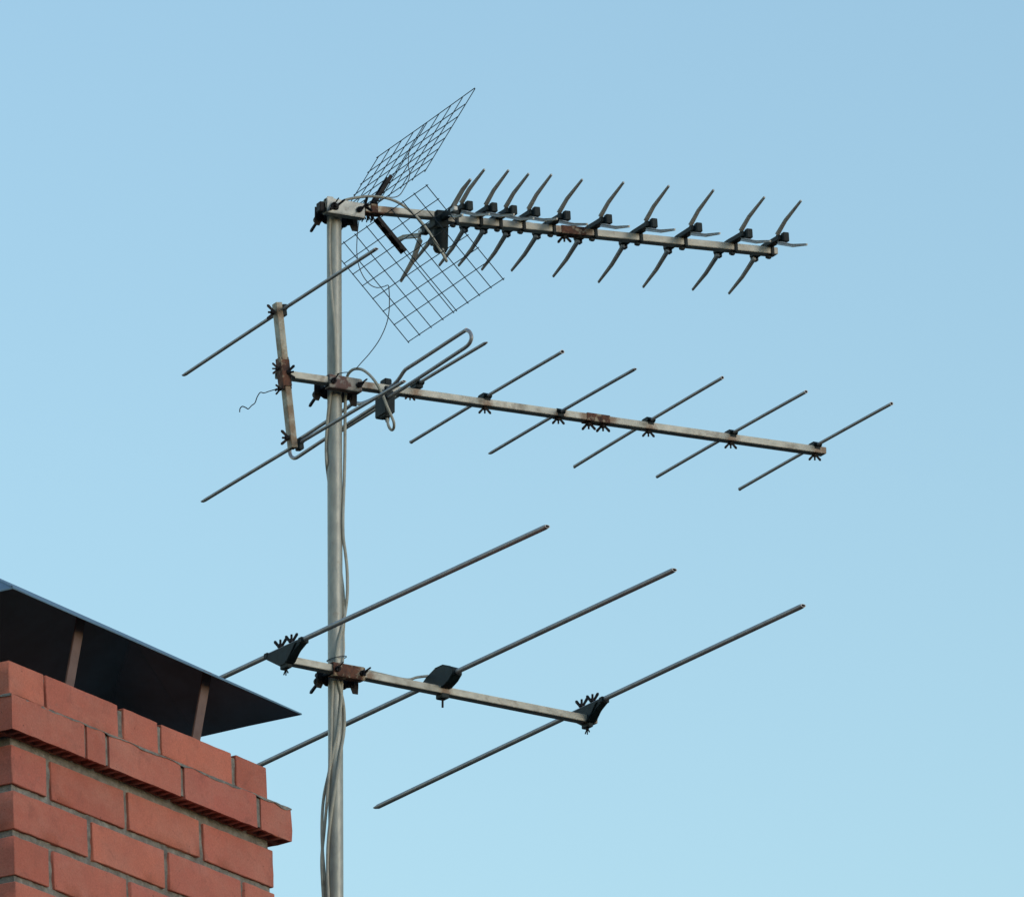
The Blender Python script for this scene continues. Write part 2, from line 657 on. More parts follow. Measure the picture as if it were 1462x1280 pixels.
BW, JT = .118, .011
for ri, (w0, w1, spans, pu, pv) in enumerate(rows):
    mb_ = corb if pu else body
    hol = bool(pu)
    va, vb = -pv, VL + pv
    n = len(spans)
    if (P0 + CW * w0).z < P0.z - 1.5:        # far below: bricks as plain eased boxes
        cheap = True
    else:
        cheap = False

    def put(u0, u1, v0, v1):
        if cheap:
            mb_.box(C((u0 + u1) / 2, (v0 + v1) / 2, (w0 + w1) / 2), (CU, CV, CW), ((u1 - u0) / 2, (v1 - v0) / 2, (w1 - w0) / 2))
        else:
            add_brick(mb_, u0, u1, v0, v1, w0, w1, holes=hol)
    ends = []
    for i, (u0, u1) in enumerate(spans):
        head = (u1 - u0) < .17 and i in (0, n - 1)
        vd = va + (.25 if head else BW)
        if pu and head:
            vd = va + .25
        put(u0, u1, va, vd)
        if i in (0, n - 1):
            ends.append(vd)
    # back face
    u = spans[0][0]
    ue = spans[-1][1]
    nb = 4
    L = (ue - u - JT * (nb - 1)) / nb
    sft = (ri % 2) * L * .5
    cuts = [u + (L + JT) * i_ - (JT if False else 0) for i_ in range(nb + 1)]
    if sft:
        segs = [(u, u + sft - JT / 2)] + [(u + sft + JT / 2 + (L + JT) * i_, u + sft + JT / 2 + (L + JT) * i_ + L) for i_ in range(nb - 1)]
        segs.append((segs[-1][1] + JT, ue))
    else:
        segs = [(u + (L + JT) * i_, u + (L + JT) * i_ + L) for i_ in range(nb)]
    for s0, s1 in segs:
        put(s0, s1, vb - BW, vb)
    # the two short faces between front and back rows
    for (uu0, uu1), vd in (((spans[0][0], spans[0][0] + BW), ends[0]), ((ue - BW, ue), ends[1])):
        if vb - BW - JT - (vd + JT) > .03:
            put(uu0, uu1, vd + JT, vb - BW - JT)
body.build('brickwork', 'brick', chim, sharp=50)
corb.build('corbel_course', 'brick', chim, sharp=40)

# mortar: a core behind the brick faces, with a hand-struck uneven surface
mo = MB()


def mortar_face(fn, nu, nw, amp=.0026):
    vs = []
    for j in range(nw + 1):
        for i in range(nu + 1):
            p = fn(i / nu, j / nw)
            p = rough(p, amp, 38)
            p = rough(p, amp * .7, 110)
            vs.append(p)
    mo.add(vs, [(j * (nu + 1) + i, j * (nu + 1) + i + 1, (j + 1) * (nu + 1) + i + 1, (j + 1) * (nu + 1) + i)
                for j in range(nw) for i in range(nu)])


RC = .0062
WT = .9
mortar_face(lambda s, t: C(RC + (UL - 2 * RC + .008) * s, RC, .006 + (WT - .006) * t), 170, 160)
mortar_face(lambda s, t: C(RC, RC + (VL - 2 * RC) * s, .006 + (WT - .006) * t), 60, 160)
mortar_face(lambda s, t: C(UL - RC + .006, RC + (VL - 2 * RC) * s, .006 + (WT - .006) * t), 60, 160)
mortar_face(lambda s, t: C(RC + (UL - 2 * RC + .008) * s, VL - RC, .006 + (WT - .006) * t), 60, 60)
mortar_face(lambda s, t: C(RC + (UL - 2 * RC) * s, RC + (VL - 2 * RC) * t, .005), 60, 30)
ax = (CU, CV, CW)
mo.box(C(UL / 2, VL / 2, (WT + WB) / 2 - .02), ax, (UL / 2 - RC + .004, VL / 2 - RC, (WB - WT) / 2 + .02))
# mortar between the projecting bricks
a0_ = rows[1][2][0][0]; a1_ = rows[1][2][-1][1]
for i in range(len(J1) - 1):
    g0, g1 = rows[1][2][i][1], rows[1][2][i + 1][0]
    mo.box(C((g0 + g1) / 2, -PV + .0592, .121), ax, ((g1 - g0) / 2 + .0015, .055, .0335))
# worn cement fillet on top of the projecting course, running up to the top course
for s, (aa, bb) in enumerate((((-PU + .004, -PV + .004), (UL + PU - .004, -PV + .004)), ((-PU + .004, VL + PV), (-PU + .004, -PV + .004)),
                              ((UL + PU - .004, -PV + .004), (UL + PU - .004, VL + PV)))):
    n = 110
    vs = []
    inn = [(.0, .006), (UL, .006)] if s == 0 else ([(.006, VL), (.006, .0)] if s == 1 else [(UL - .006, .0), (UL - .006, VL)])
    for i in range(n + 1):
        t = i / n
        po_ = C(aa[0] + (bb[0] - aa[0]) * t, aa[1] + (bb[1] - aa[1]) * t, .0835)
        pi_ = C(inn[0][0] + (inn[1][0] - inn[0][0]) * t, inn[0][1] + (inn[1][1] - inn[0][1]) * t, .0735)
        pe_ = po_ + (po_ - pi_).normalized() * .0068
        nz = noise.noise(pe_ * 22)
        vs += [rough(po_, .001, 60), rough(pi_, .001, 60), rough(pe_ + CW * .002, .0006, 60), rough(pe_ + CW * (.0052 + .006 * nz), .0008, 90)]
    mo.add(vs, [f for i in range(n) for f in ((4 * i, 4 * i + 4, 4 * i + 5, 4 * i + 1), (4 * i + 2, 4 * i + 6, 4 * i + 4, 4 * i), (4 * i + 3, 4 * i + 7, 4 * i + 6, 4 * i + 2))])
mo.build('mortar', 'mortar', chim, sharp=60)

# hood: a hipped sheet metal roof on four flat struts
best = None
for hh in [x * .005 for x in range(10, 60)]:
    pl = P0 - CW * hh
    Nn = at_pl(18.5, 838, pl, CW)
    ou, ov = -(Nn - P0).dot(CU), -(Nn - P0).dot(CV)
    Rr = at_pl(431, 1018, pl, CW)
    ou2 = (Rr - P0).dot(CU) - UL
    sc_ = abs(ov - .075)
    if best is None or sc_ < best[0]:
        best = (sc_, hh, ou, ov, ou2, (Rr - P0).dot(CV))
print('hood', best)
_, HH, OU, OV, OU2, RV = best
WD = VL + 2 * OV
cn, cr = (-OU, -OV), (UL + OU2, RV)
cl, cf = (cn[0], cn[1] + WD), (cr[0], cr[1] + WD)
vm = cn[1] + WD / 2
ap = at_pl(188, 908.6, C(0, (cr[1] + cf[1]) / 2, 0), CV)
ru, rv, rh = (ap - P0).dot(CU), (ap - P0).dot(CV), -(ap - P0).dot(CW)
print('apex', ru, rv, rh, 'UL', UL)
inset = cr[0] - ru
a1c = (ru, rv, -rh)
a2c = (cn[0] + inset, vm, -rh)
hood = MB()
T = .0016
cor = [(cn[0], cn[1]), (cr[0], cr[1]), (cf[0], cf[1]), (cl[0], cl[1])]


def sheet(pts):
    P = [C(*p) for p in pts]
    nrm = (P[1] - P[0]).cross(P[2] - P[0]).normalized()
    if nrm.dot(CW) > 0:
        nrm = -nrm
    hood.prism([p - nrm * T for p in P], nrm * T)


N_, R_, F_, L_ = [(c_[0], c_[1], -HH) for c_ in cor]
mid = ((R_[0] + F_[0]) / 2, (R_[1] + F_[1]) / 2, -HH + .004)
sheet([N_, R_, a1c, a2c])
sheet([F_, L_, a2c, a1c])
sheet([R_, mid, a1c])
sheet([mid, F_, a1c])
sheet([L_, N_, a2c])
cap = hood.build('hood', 'cap', chim, smooth=False)
lip = MB()
for p, q in ((N_, R_), (R_, F_), (F_, L_), (L_, N_)):
    A, B = C(*p), C(*q)
    lip.prism([A, B, B + CW * .003, A + CW * .003], (B - A).cross(CW).normalized() * .0016)
lip.build('drip_edge', 'cap', cap, smooth=False)
for p, q, rr_ in ((F_, a1c, .004), (N_, a2c, .002), (L_, a2c, .002), (mid, a1c, .003)):
    sm = MB()
    A, B = C(*p), C(*q)
    d = (B - A).normalized()
    sm.tube([A + d * .01 - CW * .0005, B - d * .01 - CW * .0005], rr_, 8)
    sm.build('hip_seam', 'cap', cap)


def hood_w(u, v):
    """height of the hood sheet above the brick top at u, v"""
    t = (v - cn[1]) / (WD / 2)
    if t > 1:
        t = 2 - t
    return HH + (rh - HH) * max(0, min(1, t))


for us, uo in ((.247, .262), (.737, .752)):
    for near in (1, 0):
        ub, vb_ = UL * us, (.012 if near else VL - .012)
        ut, vt = ub + .000, (-.024 if near else VL + .024)
        ht = hood_w(ut, vt) - .003
        s_ = MB()
        A, B = C(ub, vb_, .0), C(ut, vt, -ht)
        n_ = (B - A).cross(CU).normalized()
        A2 = A + (A - B).normalized() * 0
        s_.prism([A - CU * .0155, A + CU * .0155, B + CU * .0155, B - CU * .0155], n_ * .004)
        f_ = MB()
        s_.box(A + CV * (.02 if near else -.02) + CW * -.002, ax, (.0155, .022, .002))
        s_.build('strut', 'strut', cap, bevel=.0006)


# ================================================================== clips for round rods
def rod_clip(parent, p, d, b, up=UP, k=1.0, boom_h=.0075):
    """black saddle that holds a rod (direction d) on top of a boom (direction b)"""
    m = MB()
    prof = [(-.012, -.0045), (-.017, .0005), (-.010, .0065), (.010, .0065), (.017, .0005), (.012, -.0045)]
    for w_, sc_ in ((.010 * k, 1.0),):
        q = [p + d * (x * k * 1.15) + up * (y * k * 1.1) - b * w_ for x, y in prof]
        m.prism(q, b * 2 * w_)
    # skirts down both sides of the boom
    m.box(p - up * (.0045 * k + .003), (d, b, up), (.0135 * k, .0085 * k, .004))
    return m.build('clip', 'black', parent, bevel=.0012)


# ================================================================== middle antenna (VHF yagi)
mid_el = [((587, 630), (803, 501)), ((699, 646.5), (907, 525.5)), ((820, 665), (1031.5, 538)),
          ((938, 679.5), (1151, 558)), ((1056, 697), (1273, 575))]
e1, b1 = heading(mid_el)
if b1.x < 0:
    b1 = -b1
Pm = mast_at(546) - V3((0, 0, 0))
BEm = .013
Pb = Pm + e1 * (MR + BEm + .001)
BL, BR_ = at_pl(396, 534, Pb, e1), at_pl(1176, 645, Pb, e1)
b13 = (BR_ - BL).normalized()
print('mid: e', e1[:], 'boom len', (BR_ - BL).length, 'tilt deg', math.degrees(math.asin(b13.z)))
GANT = 'television aerials clamped to the steel mast'
ant2 = thing('tv_antenna', Pb, 'middle aerial with long straight rods, a folded dipole loop and a slanted reflector post', 'antenna', GANT)
m = MB()
m.sqtube(BL, BR_, e1, e1.cross(b13).normalized() * (1 if e1.cross(b13).z > 0 else -1), .026, .0150, open0=True, open1=True)
m.build('boom', 'boom', ant2, bevel=.0012)
up1 = e1.cross(b13).normalized()
if up1.z < 0:
    up1 = -up1
clamp(ant2, at_pl(492, 549.5, Pb, e1) - b1 * .006, b1, e1, MR, 'halfrust', be=.013)


def boom_y(x, A=(396, 534), B=(1176, 645)):
    return lin(A, B, x)


TIPS = [(.010, 1.35, .75), (.006, 1.0, .95), (.012, 1.25, .8), (.004, 1, 1)]


def straight(parent, name, p0, p1, mx, r, plane_p, plane_e, tip0=None, tip1=None, mat='rod', sag=.0015, lbl=None):
    """a level rod given by its two pixel ends, held where it crosses the boom plane at column mx"""
    my = lin(p0, p1, mx)
    c = at_pl(mx, my, plane_p, plane_e)
    A, B = at_z(*p0, c.z), at_z(*p1, c.z)
    m_ = MB()
    n = 10
    pts = []
    for i in range(n + 1):
        t = i / n
        p = A.lerp(B, t)
        s_ = (2 * t - 1)
        pts.append(p - UP * sag * s_ * s_)
    m_.tube(pts, r, 14, tip0=tip0, tip1=tip1, cap='hollow')
    o = m_.build(name, mat, parent)
    if lbl:
        o['label'] = lbl
    return o, c, (B - A).normalized(), (A, B)


mxs = [692, 797, 925.5, 1043, 1163]
o, c, d, ab = straight(ant2, 'director', (488, 613.5), (695, 487.5), 595.5, .0038, Pb, e1, tip1=(.012, .9, .3))
print('dir1', (ab[1] - ab[0]).length)
rod_clip(o, c, d, b1)
wing_nut(o, c - up1 * .026 - b1 * .018, -up1, b1, k=.9)
for i, ((p0, p1), mx) in enumerate(zip(mid_el, mxs)):
    o, c, d, ab = straight(ant2, 'director', p0, p1, mx, .0037, Pb, e1,
                           tip0=[(.006, 1.35, 1.1), (.01, 1.1, .5), (.006, .9, 1.2), (.005, 1, 1), (.005, 1.1, 1.2)][i],
                           tip1=[(.008, 1.4, 1.2), (.010, 1.2, .5), (.006, 1.1, 1.1), (.005, 1.2, 1.0), (.005, 1.2, 1.1)][i])
    print('dir', i, 'len', round((ab[1] - ab[0]).length, 3), 'mid off', round((c - ab[0]).length, 3), 'height over boom', round(c.z - at_pl(mx, boom_y(mx), Pb, e1).z, 4))
    rod_clip(o, c, d, b1)
    cb = at_pl(mx, boom_y(mx), Pb, e1)
    wing_nut(o, cb - up1 * .0085, -up1, (b1 * .95 + e1 * .3).normalized(), k=1.0)

# rusty joint sleeve of the boom, with two wing nuts beneath
def sleeve(parent, x0, x1, yfun, Pp, ee, bb, uu, hw=.026, hh=.0152, nuts=2, mat='rust'):
    A, B = at_pl(x0, yfun(x0), Pp, ee), at_pl(x1, yfun(x1), Pp, ee)
    mid_ = (A + B) / 2
    L = (B - A).length / 2
    m_ = MB()
    t = .0007
    m_.box(mid_ + ee * (hw / 2 + t), (bb, ee, uu), (L, t, hh / 2 + t * 2))
    m_.box(mid_ - ee * (hw / 2 + t), (bb, ee, uu), (L, t, hh / 2 + t * 2))
    m_.box(mid_ - uu * (hh / 2 + t), (bb, ee, uu), (L - .0003, hw / 2, t))
    m_.box(mid_ + uu * (hh / 2 + t), (bb, ee, uu), (L - .0003, hw / 2, t))
    o_ = m_.build('joint_sleeve', mat, parent, bevel=.0005)
    for k_ in range(nuts):
        q = mid_ + bb * (L * (-.62 + 1.24 * k_) if nuts == 2 else -L * .6) - uu * (hh / 2 + .003)
        wing_nut(o_, q, -uu, (bb * .9 + ee * .42).normalized(), k=1.1)
    return o_


sleeve(ant2, 834, 867, boom_y, Pb, e1, b13, up1)

# reflector post (leans in the plane of the boom) and its two rods
Pp = Pb + e1 * .0255
PT, PB = at_pl(395.5, 433, Pp, e1), at_pl(418, 640, Pp, e1)
pd_ = (PB - PT).normalized()
pside = pd_.cross(e1).normalized()
m = MB()
m.sqtube(PT, PB, e1, pside, .0215, .0150, open0=True, open1=True)
post = m.build('reflector_post', 'post', ant2, bevel=.0011)
pc = at_pl(405, 534, Pp, e1)
m = MB()
for s in (-1, 1):
    m.box(pc + pside * (s * .0093), (pd_, e1, pside), (.036, .0118, .0012))
m.box(pc + e1 * .0125, (pd_, e1, pside), (.030, .0012, .0106))
jb = m.build('joint_bracket', 'rust', post, bevel=.0006)
bs = pside if pside.x > 0 else -pside
wing_nut(jb, pc + e1 * .012 + bs * .004, (e1 * .6 + bs * .7).normalized(), UP, k=1.1)
wing_nut(jb, pc - bs * .014 + UP * .012, -bs, UP, k=.9)
wing_nut(jb, pc - bs * .008 - UP * .034, (-bs * .9 - UP * .3).normalized(), (UP + e1 * .3).normalized(), k=.8)
for (p0, p1, mx, nm) in (((262, 535), (537.5, 354), 403, 0), ((289, 715), (577, 543), 427, 1)):
    # the rod is held on the forward side of the post
    o, c, d, ab = straight(ant2, 'reflector', p0, p1, mx, .0040, Pp, e1, tip0=(.012, 1.2, .5), tip1=(.012, 1.35, .6))
    print('refl', (ab[1] - ab[0]).length, (c - ab[0]).length)
    m = MB()
    m.box(c - pd_ * -.004, (pd_, e1, bs), (.0115, .0105, .0062))
    m.box(c + bs * .002 - pd_ * .004, (pd_, e1, bs), (.006, .013, .006))
    m.build('clip', 'black', o, bevel=.0014)
    q = at_pl(395.5 + (22.5 * nm) + (-1 if nm == 0 else -3.5), 446 if nm == 0 else 625, Pp, e1)
    wing_nut(o, q - bs * .006, (-bs), (UP * .9 + e1 * .1).normalized(), k=1.15)

# folded dipole in an upright plane across the boom
dc = at_pl(549, boom_y(549), Pb, e1)
zc = at_pl(549, 571, Pb, e1)
A, B = at_z(422, 654, zc.z), at_z(665.6, 494.8, zc.z)
ed = (B - A).normalized()
nd = V3((-ed.y, ed.x, 0)).normalized()
DP = lambda x, y: at_pl(x, y, zc, nd)
loop = [(540, 565.5), (527, 572), (515, 576), (506, 575), (500.5, 578.2), (494, 583), (464, 603), (431, 624.5), (420, 631), (415, 636.5), (413.6, 642),
        (414.2, 648), (417, 652.6), (422, 653.6), (431, 648.2), (463, 627), (536, 579.5), (592.3, 543.2), (655, 502), (664, 496), (669.5, 491),
        (672.8, 484), (672.4, 477.5), (669.5, 472.8), (665.5, 471.5), (660, 474.5), (600, 513.8), (582, 525.3), (577, 529.6), (569, 541.4), (562, 549), (554, 555)]
m = MB()
m.tube(spline([DP(*p) for p in loop], 5), .0042, 12)
dip = m.build('folded_dipole', 'rod', ant2)
# housing
m = MB()
bx = at_pl(550, 577, Pb, e1) - e1 * .004
m.box(bx, (b1, e1, UP), (.0105, .026, .027))
m.box(bx + UP * .031 + e1 * .004, (b1, e1, UP), (.0085, .017, .007))
m.box(at_pl(551, 549, Pb, e1) + UP * 0, (b1, e1, UP), (.0088, .0125, .0115))
m.box(bx - UP * .0285 + e1 * .006, (b1, e1, UP), (.0075, .015, .004))
m.box(bx + b1 * .0125 + e1 * .002, (b1, e1, UP), (.004, .018, .022))
box_o = m.build('junction_box', 'black', dip, bevel=.0020)
m = MB()
gx = at_pl(553, 597, Pb, e1)
m.tube([gx + UP * .006, gx - UP * .008], [.0055, .0042], 12)
m.build('cable_gland', 'black', dip)

# ================================================================== lower antenna (three rods)
low_el = [((327, 962), (781.5, 750)), ((372, 1090.5), (963, 812)), ((535.5, 1152), (1147, 863))]
e3, b3 = heading(low_el)
if b3.x < 0:
    b3 = -b3
Pm3 = mast_at(958)
Pb3 = Pm3 + e3 * (MR + .013 + .001)
LA, LB = (409, 942.5), (849, 1029.5)
BL3, BR3 = at_pl(*LA, Pb3, e3), at_pl(*LB, Pb3, e3)
b33 = (BR3 - BL3).normalized()
up3 = e3.cross(b33).normalized()
if up3.z < 0:
    up3 = -up3
print('low: boom', (BR3 - BL3).length, 'tilt', math.degrees(math.asin(b33.z)))
ant3 = thing('tv_antenna', Pb3, 'lowest aerial, three widely spaced thick rods on a short boom beside the chimney', 'antenna', GANT)
m = MB()
m.sqtube(BL3, BR3, e3, up3, .026, .0155, open0=True, open1=True)
m.build('boom', 'boom', ant3, bevel=.0012)
clamp(ant3, at_pl(495, 960, Pb3, e3) - b3 * .004, b3, e3, MR, 'rust', be=.013)


def ext(p0, p1, x):
    return (x, lin(p0, p1, x))


spec = [(ext(*low_el[0], 36), low_el[0][1], 408.5, 'reflector'), (ext(*low_el[1], 303), low_el[1][1], 632, 'driven_rod'),
        (low_el[2][0], low_el[2][1], 838.5, 'director')]
for i, (p0, p1, mx, nm) in enumerate(spec):
    o, c, d, ab = straight(ant3, nm, p0, p1, mx, .0057, Pb3, e3, tip0=(.016, 1.0, .35), tip1=(.010, 1.15, .6))
    print('low rod', nm, 'len', round((ab[1] - ab[0]).length, 3), 'left part', round((c - ab[0]).length, 3), 'left end', ab[0][:])
    n3 = V3((-d.y, d.x, 0)).normalized()
    if n3.x < 0:
        n3 = -n3
    if i != 1:
        m = MB()
        prof = [(-.074, .001), (.074, .001), (.074, -.009), (.050, -.019), (.016, -.040), (-.014, -.040), (-.074, -.009)]
        m.prism([c + d * x + UP * y - n3 * .0085 for x, y in prof], n3 * .017)
        prof2 = [(-.078, .004), (-.064, .004), (-.064, -.0085), (-.078, -.0085)]
        m.prism([c + d * x + UP * y - n3 * .0098 for x, y in prof2], n3 * .0196)
        m.prism([c + d * (-x) + UP * y - n3 * .0098 for x, y in prof2], n3 * .0196)
        m.prism([c + d * x + UP * y - n3 * .0115 for x, y in [(.050, -.004), (.058, -.004), (.020, -.038), (.010, -.038)]], n3 * .023)
        m.box(c - UP * .040, (n3, d, UP), (.0065, .0148, .008))
        br = m.build('rod_bracket', 'black', o, bevel=.0012)
        for t in (-.024, .022):
            wing_nut(br, c + d * t + UP * .006, UP, (d * .95 + n3 * .3).normalized(), k=1.25, stub=.018)
        wing_nut(br, c - UP * .049, -UP, d, k=.7)
    else:
        m = MB()
        prof = [(-.068, .004), (-.050, .014), (-.018, .024), (.020, .024), (.056, .010), (.062, .006), (.062, -.006), (.044, -.018),
                (.020, -.026), (-.014, -.026), (-.040, -.018), (-.068, -.006)]
        m.prism([c + d * x + UP * y - n3 * .0125 for x, y in prof], n3 * .025)
        m.box(c - UP * .034, (n3, d, UP), (.0105, .0125, .013))
        m.box(c + UP * .0245, (n3, d, UP), (.012, .018, .0015))
        br = m.build('junction_box', 'black', o, bevel=.0022)
        m = MB()
        m.tube([c - UP * .040, c - UP * .066], .0024, 8)
        m.build('bolt', 'iron', br)
        # feeder stub leaving the housing to the left
        q0 = at_pl(611, 964.5, c - e3 * .055, e3)
        q1 = at_pl(580, 969.5, c - e3 * .055, e3)
        m = MB()
        m.tube(spline([q0, q0.lerp(q1, .5) + UP * .001, q1, at_pl(545, 962, Pb3 - e3 * .012, e3), at_pl(525, 957, Pb3 - e3 * .012, e3)], 6), .0030, 10)
        m.build('feeder_cable', 'cable', o)

# ================================================================== top antenna (UHF, crossed directors and grid reflector)
eg, bg = heading([((475, 357), (610, 265)), ((583, 489), (718, 397)), ((537, 225), (677, 128))])
if bg.x < 0:
    bg = -bg
Pm1 = mast_at(303)
Pb1 = Pm1 + eg * (MR + .013 + .001)
TA, TB = (461, 293.5), (640, 310)
FA, FB = (628, 312.2), (1107, 360.3)
q0, q1 = at_pl(*TA, Pb1, eg), at_pl(*TB, Pb1, eg)
r0, r1 = at_pl(*FA, Pb1, eg), at_pl(*FB, Pb1, eg)
bt = (r1 - r0).normalized()
bq = (q1 - q0).normalized()
upt = eg.cross(bt).normalized()
if upt.z < 0:
    upt = -upt
upq = eg.cross(bq).normalized()
if upq.z < 0:
    upq = -upq
print('uhf yaw', eg[:], 'tilt', math.degrees(math.asin(bt.z)), math.degrees(math.asin(bq.z)), 'len', (r1 - r0).length)
ant1 = thing('tv_antenna', Pb1, 'top aerial with two wire grid reflectors and a row of cross shaped directors', 'antenna', GANT)
m = MB()
m.sqtube(q0, q1, eg, upq, .0245, .0145, open0=True)
m.build('boom', 'boom', ant1, bevel=.0012)
m = MB()
m.sqtube(r0, r1, eg, upt, .026, .0155, open0=True, open1=True)
m.build('front_boom', 'boom', ant1, bevel=.0012)
cl1 = clamp(ant1, at_pl(489, 299, Pb1, eg), bg, eg, MR, 'zinc', plate=(.046, .0155), be=.013)
# raised lug and bolts at the very end of the boom
m = MB()
lc = at_pl(468, 296, Pb1, eg)
m.box(lc + eg * .013 + UP * .006, (bg, eg, UP), (.0075, .0012, .015))
m.box(lc - eg * .010 + UP * .004, (bg, eg, UP), (.0090, .0100, .012))
m.build('end_lug', 'zinc', ant1, bevel=.0008)
m = MB()
lb = at_pl(457.5, 296, Pb1, eg)
m.box(lb, (bg, eg, UP), (.006, .010, .011))
m.build('end_block', 'iron', ant1, bevel=.0015)
fy = lambda x: lin(FA, FB, x)
sleeve(ant1, 798, 833, fy, Pb1, eg, bt, upt, .026, .0158, nuts=1)
# rusty strap where the grids sit
gm = MB()
gc = at_pl(531, lin(TA, TB, 531), Pb1, eg)
gm.box(gc - upq * .0092, (bq, eg, upq), (.024, .0135, .0013))
gm.box(gc + eg * .0136, (bq, eg, upq), (.0085, .0012, .0100))
gm.build('grid_strap', 'rust', ant1, bevel=.0005)
for x in (519, 525.5, 531.5):
    q = at_pl(x, lin(TA, TB, x) + 8.5, Pb1, eg)
    wing_nut(ant1, q - upq * .001, -upq, eg, k=.75, stub=.010)
wing_nut(ant1, at_pl(517.5, 297, Pb1, eg) + eg * .014, (eg + bg * .2).normalized(), (UP * .9 - bg * .4).normalized(), k=1.2)
wing_nut(ant1, at_pl(474, 299, Pb1, eg) + eg * .016, (eg - bg * .2).normalized(), (UP * .6 + bg * .8).normalized(), k=1.5)

# grids
rowf = [0, .145, .262, .389, .529, .666, .813, 1.0]          # from the hub edge to the outer edge
colf = [0, .119, .242, .366, .479, .509, .630, .751, .872, 1.0]


def grid(c_in, c_out, half, name_bracket_len, sgn):
    C0, C1 = at_pl(*c_in, Pb1, eg), at_pl(*c_out, Pb1, eg)
    dv = C1 - C0
    nrm = dv.cross(eg).normalized() * .0012
    m_ = MB()
    rr = .00105
    for t in rowf:
        p = C0 + dv * t
        j = [random.uniform(-.0015, .0015) for _ in range(3)]
        pts = [p - eg * (half + .004), p + UP * j[0] * .4, p + eg * (half + .004) + UP * j[1]]
        m_.tube(spline(pts, 4), rr, 6)
    for t in colf:
        p = C0 + nrm * 1.3 + eg * (half * (2 * t - 1))
        m_.tube(spline([p - dv * .012, p + dv * .5 + eg * random.uniform(-.001, .001), p + dv * 1.012], 4), rr, 6)
    g_ = m_.build('reflector_grid', 'wire', ant1)
    # channel strut up the middle
    d_ = dv.normalized()
    m_ = MB()
    p0_ = C0 - d_ * .004
    p1_ = C0 + d_ * name_bracket_len
    nn_ = d_.cross(eg).normalized()
    if nn_.dot(bg) > 0:
        nn_ = -nn_
    off = eg * (half * -.012)
    a_, b_ = p0_ + nn_ * .003 + off, p1_ + nn_ * .003 + off
    # web with three slots: two rails joined by bridges
    for s in (-1, 1):
        m_.box((a_ + b_) / 2 + eg * (s * .0072), (d_, eg, nn_), ((b_ - a_).length / 2, .0020, .0011))
        m_.box((a_ + b_) / 2 + eg * (s * .0094) + nn_ * .003, (d_, eg, nn_), ((b_ - a_).length / 2, .0010, .0040))
    for f0, f1 in ((0, .16), (.26, .42), (.52, .84), (.92, 1)):
        q_ = a_.lerp(b_, (f0 + f1) / 2)
        m_.box(q_, (d_, eg, nn_), ((b_ - a_).length * (f1 - f0) / 2, .0053, .0010))
    m_.build('grid_strut', 'iron', g_)
    return C0, dv


HALFG = .5 * (at_z(610, 265, at_pl(542.5, 311, Pb1, eg).z) - at_z(475, 357, at_pl(542.5, 311, Pb1, eg).z)).length
print('grid half', HALFG)
grid((542.5, 311), (650.5, 443), HALFG, .092, -1)
grid((537, 291.5), (607, 176.5), HALFG * 1.03, .078, 1)

# directors: one is built, the others are copies that slide along the boom
clipx = [648.5, 683.5, 711.5, 744.5, 787.6, 847, 911.7, 975.5, 1047, 1099]


def blade(parent, pts, c, g=-.009, wa=.0039, wb=.0036, name='blade', mat='blade'):
    """folded strip through (e, up) points in the plane across the boom"""
    P = [c + eg * a_ + upt * b_ + bt * g for a_, b_ in pts]
    m_ = MB()
    rings = []
    n = len(P)
    for i, p in enumerate(P):
        t = (P[min(i + 1, n - 1)] - P[max(i - 1, 0)]).normalized()
        s_ = bt.cross(t).normalized()
        k_ = [1.15, 1.0, .66][min(i, 2)] if n == 3 else 1
        # shallow trough profile: open towards the rear
        ring = [p + bt * wb * k_ + s_ * wa * k_, p + bt * (wb * k_) - s_ * wa * k_, p - bt * wb * k_ - s_ * wa * k_ * .75,
                p - bt * wb * .2 * k_ - s_ * wa * .15 * k_, p - bt * wb * k_ + s_ * wa * k_ * .75]
        rings.append(ring)
    L = 5
    vs = [v for r_ in rings for v in r_]
    fs = [(i * L + k, i * L + (k + 1) % L, (i + 1) * L + (k + 1) % L, (i + 1) * L + k) for i in range(n - 1) for k in range(L)]
    fs += [tuple(range(L))[::-1], tuple((n - 1) * L + k for k in range(L))]
    m_.add(vs, fs)
    return m_.build(name, mat, parent, bevel=.0006)


UPPER = [(.054, .022), (.098, .043), (.176, .065)]
LOWER = [(.058, .002), (.120, -.023), (.189, -.042)]


def director_at(c):
    m_ = MB()
    zt = .0125
    for s in (-1, 1):
        poly = [(.0, zt + .007), (.030, zt + .006), (.070, zt + .0055), (.070, zt - .0065), (.016, zt - .0045), (0, zt - .0035)]
        m_.prism([c + eg * (s * a_) + upt * b_ - bt * .0145 for a_, b_ in poly], bt * .019)
        m_.box(c + eg * (s * .0745) + upt * (zt - .0015) + bt * .0005, (bt, eg, upt), (.0072, .0068, .0105))
        m_.box(c + eg * (s * .058) + upt * (zt - .001) - bt * .002, (bt, eg, upt), (.006, .011, .0062))
    # strap round the boom and a stud beneath
    for s in (-1, 1):
        m_.box(c + eg * (s * .0146) + upt * .001, (bt, eg, upt), (.0040, .0012, .0125))
    m_.box(c - upt * .0098, (bt, eg, upt), (.0040, .0150, .0014))
    m_.box(c - upt * .0145 - bt * .005 + eg * .004, (bt, eg, upt), (.0045, .0045, .0035))
    d_ = m_.build('director', 'black', ant1, origin=c, bevel=.0011)
    for s in (-1, 1):
        for pr in (UPPER, LOWER):
            blade(d_, [(s * a_, b_) for a_, b_ in pr], c)
    return d_


